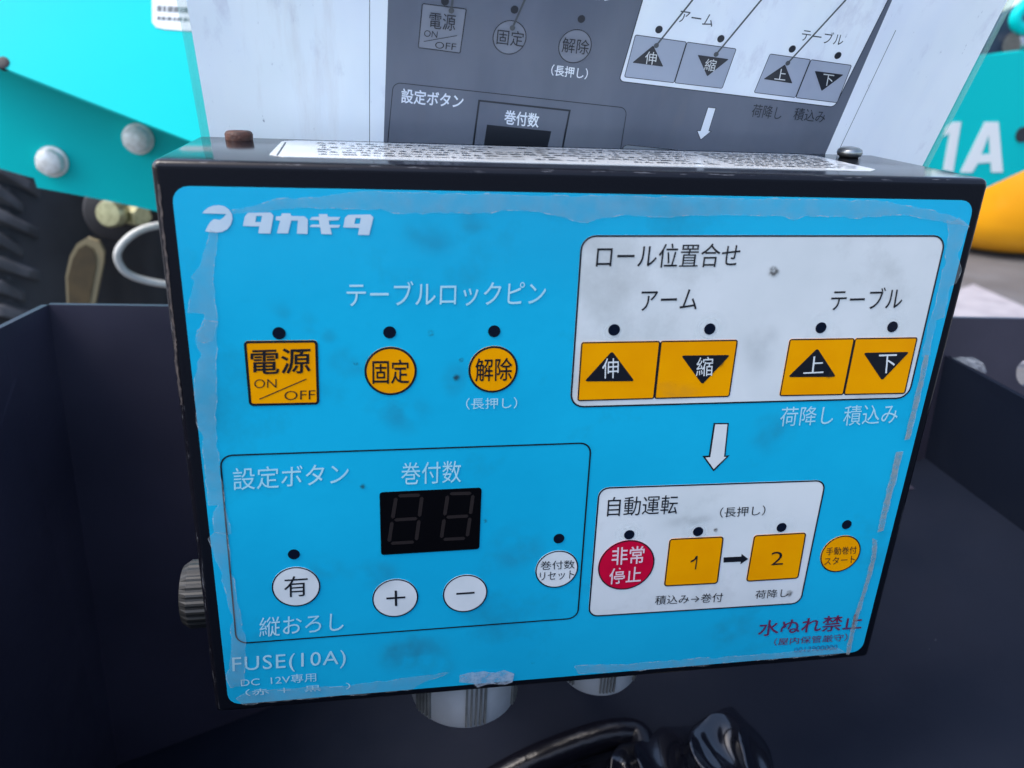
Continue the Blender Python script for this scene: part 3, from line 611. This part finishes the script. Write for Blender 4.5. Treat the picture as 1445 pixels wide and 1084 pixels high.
RW = [V((.389, ZB - .0005, ZO - .124)), V((.380, -.25, ZO - .124)), V((.387, -.25, ZO - .192)), V((.393, ZB - .0005, ZO - .192))]
prism('side_wall', RW, V((th, 0, 0)), TRAY_SHADED, tr, .0008)
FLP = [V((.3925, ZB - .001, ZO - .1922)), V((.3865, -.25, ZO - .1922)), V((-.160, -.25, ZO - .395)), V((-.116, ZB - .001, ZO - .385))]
fl = prism('sloping_floor', FLP, V((0, 0, -th)), TRAY_SHADED, tr)
prism('added_front_baffle', [lf + V((.0035, 0, .006)), V((.379, -.25, ZO - .084)), V((.386, -.25, ZO - .191)), V((-.1595, -.25, ZO - .393)), lfl + V((.0035, 0, 0))], V((0, -th, 0)), TRAY, tr)  # added wall out of view, cuts low sky to darken the panel bottom
FN = (FLP[1] - FLP[0]).cross(FLP[3] - FLP[0]).normalized(); FN = FN if FN.z > 0 else -FN
FL = Plane(FLP[0], FN)
for x, y in ((-.10, .19), (.38, .19), (-.13, -.23), (.37, -.23)): box('leg', (x - .015, y - .015, 0), (x + .015, y + .0095, ZO - (.40 if x < 0 else .2)), TRAY, tr)
# scrap of clear tape on the right rim
TAPE = film_mat('clear_tape', (.35, .40, .46), .06, .15, 300, .4, .6, .22)
tp = [at(N_(*p), .16) for p in [(330, 486), (342, 474), (366, 466), (382, 476), (376, 496), (352, 492)]]
tg = prism('tape_scrap', [p + V((0, -.004 * i, 0)) for i, p in enumerate(tp)], V((0, .0008, 0)), TAPE); tag(tg, 'crumpled scrap of clear tape on the tray rim beside the box', 'tape')

# ------------------------------------------------------------------ black cable and plastic bag under the box
VINYL = mat('black_vinyl', (.006, .006, .010), .24, spec=.3, bump=.25, bscale=160)
BAG = mat('black_polythene', (.007, .008, .013), .15, bump=.08, bscale=60, spec=.8)
def onfl(p, h): return FL.hit(p, h)
cb = tube('cable', [V((.079, .034, ZO - .193)), V((.079, .050, ZO - .203)), V((.080, .105, ZO - .216)), V((.078, .150, ZO - .26)), V((.075, .165, ZO - .305))], .006, VINYL, None, 16, 10)
tag(cb, 'thicker black cable dropping from the large gland under the box', 'cable')
cb = tube('cable', [onfl((590, 1190), .010), onfl((640, 1140), .010), onfl((700, 1102), .012), onfl((755, 1074), .014), onfl((815, 1050), .015), onfl((868, 1035), .014), onfl((900, 1038), .011), onfl((905, 1068), .010), onfl((885, 1120), .010)], [.007, .007, .0072, .0075, .0075, .007, .0065, .006, .006], VINYL, None, 20, 10)
tag(cb, 'glossy black sheathed cable bent across the tray floor into the bag', 'cable')
cb2 = tube('cable', [V((.1305, .029, ZO - .186)), V((.131, .042, ZO - .198)), V((.134, .085, ZO - .212)), V((.14, .125, ZO - .245)), V((.15, .14, ZO - .276))], .0050, VINYL, None, 16, 8)
tag(cb2, 'thin black cable dropping from the smaller gland under the box', 'cable')
def bag():
    vs_, fs = [], []; NU, NV = 96, 72
    c0 = onfl((968, 1140), 0)
    ux = V((1, 0, 0)); ux = (ux - FN * ux.dot(FN)).normalized(); uy = FN.cross(ux)
    for j in range(NV + 1):
        for i in range(NU + 1):
            u, v = i / NU * 2 - 1, j / NV * 2 - 1
            r = math.hypot(u, v); ang = math.atan2(v, u)
            edge = 1 + .13 * noise.noise(V((math.cos(ang) * 1.7, math.sin(ang) * 1.7, 2.2)))
            x, y = u * .042 * edge, v * .040 * edge
            f = max(0, 1 - max(abs(u), abs(v)) ** 2.2)
            h = .002 + .020 * f ** .7
            rid = 1 - abs(noise.noise(V((x * 36 + 5.6, y * 20, 1.3)))) * 2
            h *= .55 + .50 * max(rid, 0) ** 2
            h += .0035 * f * (1 - abs(noise.noise(V((x * 48 + y * 20, y * 26, 4)))) * 2.2)
            vs_.append(c0 + ux * x + uy * y + FN * max(h, .001))
    for j in range(NV):
        for i in range(NU): a = j * (NU + 1) + i; fs.append((a, a + 1, a + NU + 2, a + NU + 1))
    # underside
    n = len(vs_); rim = [i for i in range(NU + 1)] + [(j + 1) * (NU + 1) - 1 for j in range(1, NV + 1)] + [NV * (NU + 1) + i for i in range(NU - 1, -1, -1)] + [j * (NU + 1) for j in range(NV - 1, 0, -1)]
    vs_ += [vs_[i] - FN * ((vs_[i] - c0).dot(FN) - .0004) for i in rim]; m = len(rim)
    for k in range(m): fs.append((rim[k], rim[(k + 1) % m], n + (k + 1) % m, n + k))
    fs.append(tuple(n + k for k in range(m)))
    o = mesh_obj('plastic_bag', vs_, fs, BAG, None, True); o.data.set_sharp_from_angle(angle=math.radians(180))
    return tag(o, 'crumpled shiny black polythene bag lying on the tray floor', 'plastic bag')
bag()

# ------------------------------------------------------------------ teal machine on the left
TEAL = grime(mat('teal_paint', (.0, .53, .52), .35, (.0, .49, .485), 6, spec=.12), (.0, .45, .42), 5, .58, .8, .4)
DARK = mat('dark_underbody', (.012, .012, .016), .6, (.02, .02, .026), 8, bump=.2, bscale=40)
mc = empty('machine_cover', (-.15, .60, 0.0), 'bright teal sheet steel machine cover with bolted lower plate, left of the box', 'machine')
uP = Plane(at((0, 90), .455), V((0, -1, .62)))
up_px = [(-140, -140), (640, -140), (640, 341), (400, 248), (268, 196), (130, 142), (0, 91), (-140, 36)]
prism('upper_panel', [uP.hit(p) for p in up_px], -uP.n * .004, TEAL, mc, .0015)
lip = [uP.hit(p) - uP.n * .0005 for p in ((640, 341), (400, 248), (268, 196), (130, 142), (0, 91), (-140, 36))]
prism('panel_flange', lip + [p + V((0, .055, .012)) for p in reversed(lip)], V((0, .002, .004)), TEAL, mc)
lw_px = [(-140, 20), (0, 72), (268, 178), (640, 325), (640, 420), (400, 338), (215, 295), (150, 281), (54, 263), (50, 250), (0, 236), (-140, 196)]
prism('lower_plate', [at(p, .505) for p in lw_px], (0, .006, 0), TEAL, mc, .0012)
NICK = at((5, 88), .45)
lathe('edge_notch_disc', uP.hit((4, 87)) - V((0, 0, .001)), uP.n, [(.0045, -.003), (.0045, .001), (.003, .0015), (.001, .0015)], DARK, mc, 16)  # dark disc put in for a small notch in the panel edge
ZINC = mat('zinc_bolt', (.85, .85, .82), .35, (.68, .67, .62), 250, metal=.15)
GOLD = mat('yellow_zinc', (.52, .50, .30), .36, (.40, .38, .22), 200, metal=.6)
def bolt(p, z, r, m, parent, name='bolt', axis=(0.0, -1, .0), h=.011):
    c = at(p, z)
    w = lathe(name, c, axis, [(r * 1.15, -.001), (r * 1.15, .0018), (r * .98, .002), (r, .0025), (r, h - .0015), (r * .86, h), (.001, h + .0002)], m, parent, 36, True, rfun=lambda a, hh: (1 if hh < .0021 else .45 * math.cos(math.pi / 6) / math.cos((a + .3) % (math.pi / 3) - math.pi / 6) + .53))
    return w
bolt((74, 228), .504, .0104, ZINC, mc); bolt((195, 196), .504, .0104, ZINC, mc)
wl = poly('warning_label', [(214, -20), (520, -20), (520, 60), (290, 46), (232, 42), (220, 39), (215, 32)], uP, KEYWHITE, mc, .0006, .0005)
vs_, fs_ = [], []
for row, y0 in enumerate((-12, 9, 24)):
    x = 222.0
    while x < 420:
        w = random.uniform(3, 8); hgt = 8 if row < 2 else 5; pts = [(x, y0 + (x - 220) * .055), (x + w, y0 + (x - 220) * .055), (x + w, y0 + hgt + (x - 220) * .055), (x, y0 + hgt + (x - 220) * .055)]
        k = len(vs_); vs_ += [uP.hit(p) + uP.n * .0008 for p in pts]; fs_.append((k, k + 1, k + 2, k + 3)); x += w + random.uniform(1.0, 2.2)
t_ = flat_obj('fine_print', vs_, fs_, uP.n, mat('label_print', (.10, .12, .13), .5), wl); t_['kind'] = 'stuff'
box('frame_panel', (-1.1, 1.75, 0.0), (.42, 1.80, 1.35), DARK, mc); box('frame_beam', (-1.0, .52, ZO - .085 + .06), (.40, 1.15, ZO + .0), DARK, mc) if False else None
box('frame_beam', (-.16, .56, ZO + .05), (.40, 1.75, ZO + .10), DARK, mc)
for x in (.04, .33): box('frame_post', (x, 1.10, 0), (x + .06, 1.16, ZO + .05), DARK, mc)
# wheel behind
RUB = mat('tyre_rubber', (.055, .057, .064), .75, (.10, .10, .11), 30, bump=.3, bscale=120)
WR = .450; wc = V((-.432, 1.175, WR))
RUB2 = mat('tyre_sidewall', (.024, .025, .030), .7, (.040, .041, .047), 12)
wh = empty('wheel', (wc.x, wc.y, 0), 'black rubber tyre with chunky tread below the teal cover', 'wheel')
ty = lathe('tyre', wc - V((.12, 0, 0)), (1, 0, 0), [(.24, .0), (.33, -.004), (.39, .006), (.420, .030), (.432, .07), (.434, .12), (.432, .17), (.420, .208), (.39, .232), (.33, .246), (.24, .240)], RUB2, wh, 96)
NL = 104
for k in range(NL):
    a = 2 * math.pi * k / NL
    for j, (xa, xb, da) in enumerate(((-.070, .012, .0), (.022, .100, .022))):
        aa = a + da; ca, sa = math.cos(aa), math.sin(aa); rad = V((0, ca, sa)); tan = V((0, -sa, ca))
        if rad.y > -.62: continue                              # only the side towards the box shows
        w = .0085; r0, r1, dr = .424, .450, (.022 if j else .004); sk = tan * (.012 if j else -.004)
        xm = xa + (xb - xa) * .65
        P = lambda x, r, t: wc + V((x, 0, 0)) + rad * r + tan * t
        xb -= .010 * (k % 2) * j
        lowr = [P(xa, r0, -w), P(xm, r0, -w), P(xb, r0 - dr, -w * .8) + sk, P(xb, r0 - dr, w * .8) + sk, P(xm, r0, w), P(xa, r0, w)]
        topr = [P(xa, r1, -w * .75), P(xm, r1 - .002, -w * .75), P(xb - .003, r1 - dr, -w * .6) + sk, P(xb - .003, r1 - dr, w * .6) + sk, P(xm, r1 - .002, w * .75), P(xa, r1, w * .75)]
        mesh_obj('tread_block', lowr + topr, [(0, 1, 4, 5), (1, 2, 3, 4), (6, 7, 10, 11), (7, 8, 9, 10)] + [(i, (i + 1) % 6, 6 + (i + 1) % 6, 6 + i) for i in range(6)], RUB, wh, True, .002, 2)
lathe('rim', wc - V((.10, 0, 0)), (1, 0, 0), [(.24, 0), (.25, .005), (.25, .195), (.24, .20), (.18, .18), (.02, .17)], mat('rim_paint', (.03, .03, .035), .5), wh, 48)
# flat tan lever, cable loop and fittings in the gap
TANB = mat('tan_lever', (.085, .058, .024), .5, (.055, .038, .017), 60); LIT_RIM = mat('lit_rim_tone', (.26, .21, .12), .45)  # pale rim: light on the lever's edge put into the colour
lv = empty('lever', at((105, 470), .66), 'tan flat lever with rounded rim coloured pale as if lit, between tyre and tray', 'lever')
lo_ = [(130, 1160), (94, 390), (100, 362), (110, 345), (124, 337), (138, 342), (145, 356), (144, 372), (132, 430), (165, 1160)]
li_ = [(134, 1160), (97, 392), (104, 366), (112, 352), (121, 347), (130, 352), (134, 364), (133, 378), (124, 430), (157, 1160)]
prism('rim', [at(p, .655) for p in lo_], (0, .006, 0), LIT_RIM, lv, .001); prism('face', [at(p, .6535) for p in li_], (0, .004, 0), TANB, lv, .001)
WHT = mat('white_cable', (.60, .60, .58), .45, (.48, .48, .46), 60)
lpz = .62
lo = tube('cable_loop', [at(p, z) for p, z in (((440, 330), 1.10), ((330, 325), .74), ((270, 318), .65), ((225, 318), .63), ((192, 328), .62), ((170, 348), .615), ((166, 366), .615), ((180, 386), .62), ((215, 398), .63), ((270, 404), .65), ((330, 402), .74), ((440, 400), 1.10))], .0036, WHT, None, 12, 8)
tag(lo, 'white cable bent in a loop below the gold bolts', 'cable')
ft = empty('pipe_fitting', at((170, 300), .63), 'dark bracket carrying a yellow zinc bolt and hex nut under the teal plate', 'fitting')
lathe('bracket_disc', at((162, 300), .66), (0, -1, 0), [(.030, -.02), (.030, 0), (.027, .003), (.005, .003)], DARK, ft, 40)
lathe('bolt', at((165, 300), .655), (-.15, -1, .1), [(.0125, 0), (.0135, .003), (.0135, .016), (.0115, .020), (.002, .0205)], GOLD, ft, 28)
lathe('hex_nut', at((192, 303), .66), (.8, -.6, 0), [(.0115, -.010), (.0125, -.008), (.0125, .008), (.0110, .010), (.002, .010)], GOLD, ft, 6, False)
tube('bracket_arm', [at((160, 300), .67), at((230, 290), .70), at((330, 280), .75), at((420, 300), .9), at((420, 300), 1.16)], .014, DARK, ft, 12, 5)

# ------------------------------------------------------------------ teal machine and orange part on the right
RP = Plane((0, .90, ZO), (0, -1, 0))
mr = empty('lettered_machine', at((1480, 300), .90), 'teal machine side with white lettering, right of the leaning sheet', 'machine')
rp_px = [(1150, 90), (1300, 85), (1407, 80), (1445, 75), (1600, 66), (1600, 168), (1445, 238), (1384, 266), (1330, 284), (1150, 300)]
prism('side_panel', [at(p, .90) for p in rp_px], (0, .02, 0), TEAL, mr, .003)
LET = mat('white_lettering', (.80, .82, .80), .4)
poly('letter', [S3(*p) for p in [(1000, 318), (1042, 290), (1086, 290), (1040, 574), (985, 560), (1022, 352), (985, 372)]], RP, LET, mr, .0012, .001)
poly('letter', [[S3(*p) for p in [(1082, 576), (1222, 290), (1298, 290), (1322, 574), (1258, 574), (1254, 518), (1180, 524), (1148, 576)]], [S3(*p) for p in [(1200, 474), (1250, 470), (1244, 360)]]], RP, LET, mr, .0012, .001)
lathe('dark_hole_disc', at((1443, 190), .899), (0, -1, 0), [(.011, -.002), (.011, .001), (.008, .0012), (.001, .0004)], DARK, mr, 24)  # dark disc standing in for the darkness of an open hole
box('support_post', (.62, .925, 0), (.66, .965, ZO + .05), DARK, mr)
# pin, hook and dark bracket above it
br = empty('hinge_bracket', at((1440, 60), .93), 'dark hinge bracket with grey pin and teal hook above the lettered panel', 'bracket')
prism('bracket_plate', [at(p, .96) for p in [(1380, 150), (1395, 62), (1420, 22), (1600, -60), (1600, 120)]], (0, .02, 0), mat('dark_blue_steel', (.03, .05, .09), .45), br, .003)
lathe('pin', at((1450, 62), .95), (-1, -.25, -.1), [(.016, -.05), (.018, -.045), (.018, .030), (.015, .034), (.002, .034)], STEEL, br, 28)
tube('hook', [at(p, .935) for p in [(1500, 10), (1460, 2), (1437, 18), (1434, 34), (1450, 42), (1500, 46)]], .009, TEAL, br, 14, 8)
tube('strut', [at((1500, 30), .97), at((1560, 60), .98), at((1600, 90), .96)], .012, DARK, br, 10, 4)
box('support_post', (1.06, 1.005, ZO - .10), (1.10, 1.04, ZO + .18), DARK, br)
# orange fender standing on the concrete
ORP = grime(mat('orange_paint', (.85, .36, .0), .32, (.78, .32, .0), 4, coat=.2), (.5, .2, .0), 6, .6, .8, .3)
oc = TPg = Plane((0, 0, 0), (0, 0, 1)).hit((1440, 376))
of = empty('orange_fender', (oc.x, oc.y + .5, 0), 'rounded orange machine fender standing on the concrete below the teal panel', 'machine part')
lathe('fender_shell', V((oc.x + .22, oc.y + .50, .012)), (0, 0, 1), [(.10, 0), (.30, .004), (.40, .03), (.46, .085), (.49, .16), (.50, .26), (.50, .62), (.47, .68), (.2, .71)], ORP, of, 64)
lathe('base_ring', V((oc.x + .22, oc.y + .50, 0)), (0, 0, 1), [(.30, 0), (.30, .012), (.28, .0125)], DARK, of, 40)
# pale flat piece put on the ground for a sunlit patch of the concrete
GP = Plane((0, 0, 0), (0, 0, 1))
bd = prism('board', [GP.hit(p) for p in [(1330, 425), (1372, 408), (1470, 452), (1470, 520), (1300, 520)]], V((0, 0, .02)), mat('sunlit_patch_tone', (.34, .32, .335), .7, (.26, .245, .26), 10), None, .004)  # no real board: stands in for a sunlit patch of the concrete
tag(bd, 'pale flat piece standing in for a sunlit patch of concrete behind the tray', 'board')
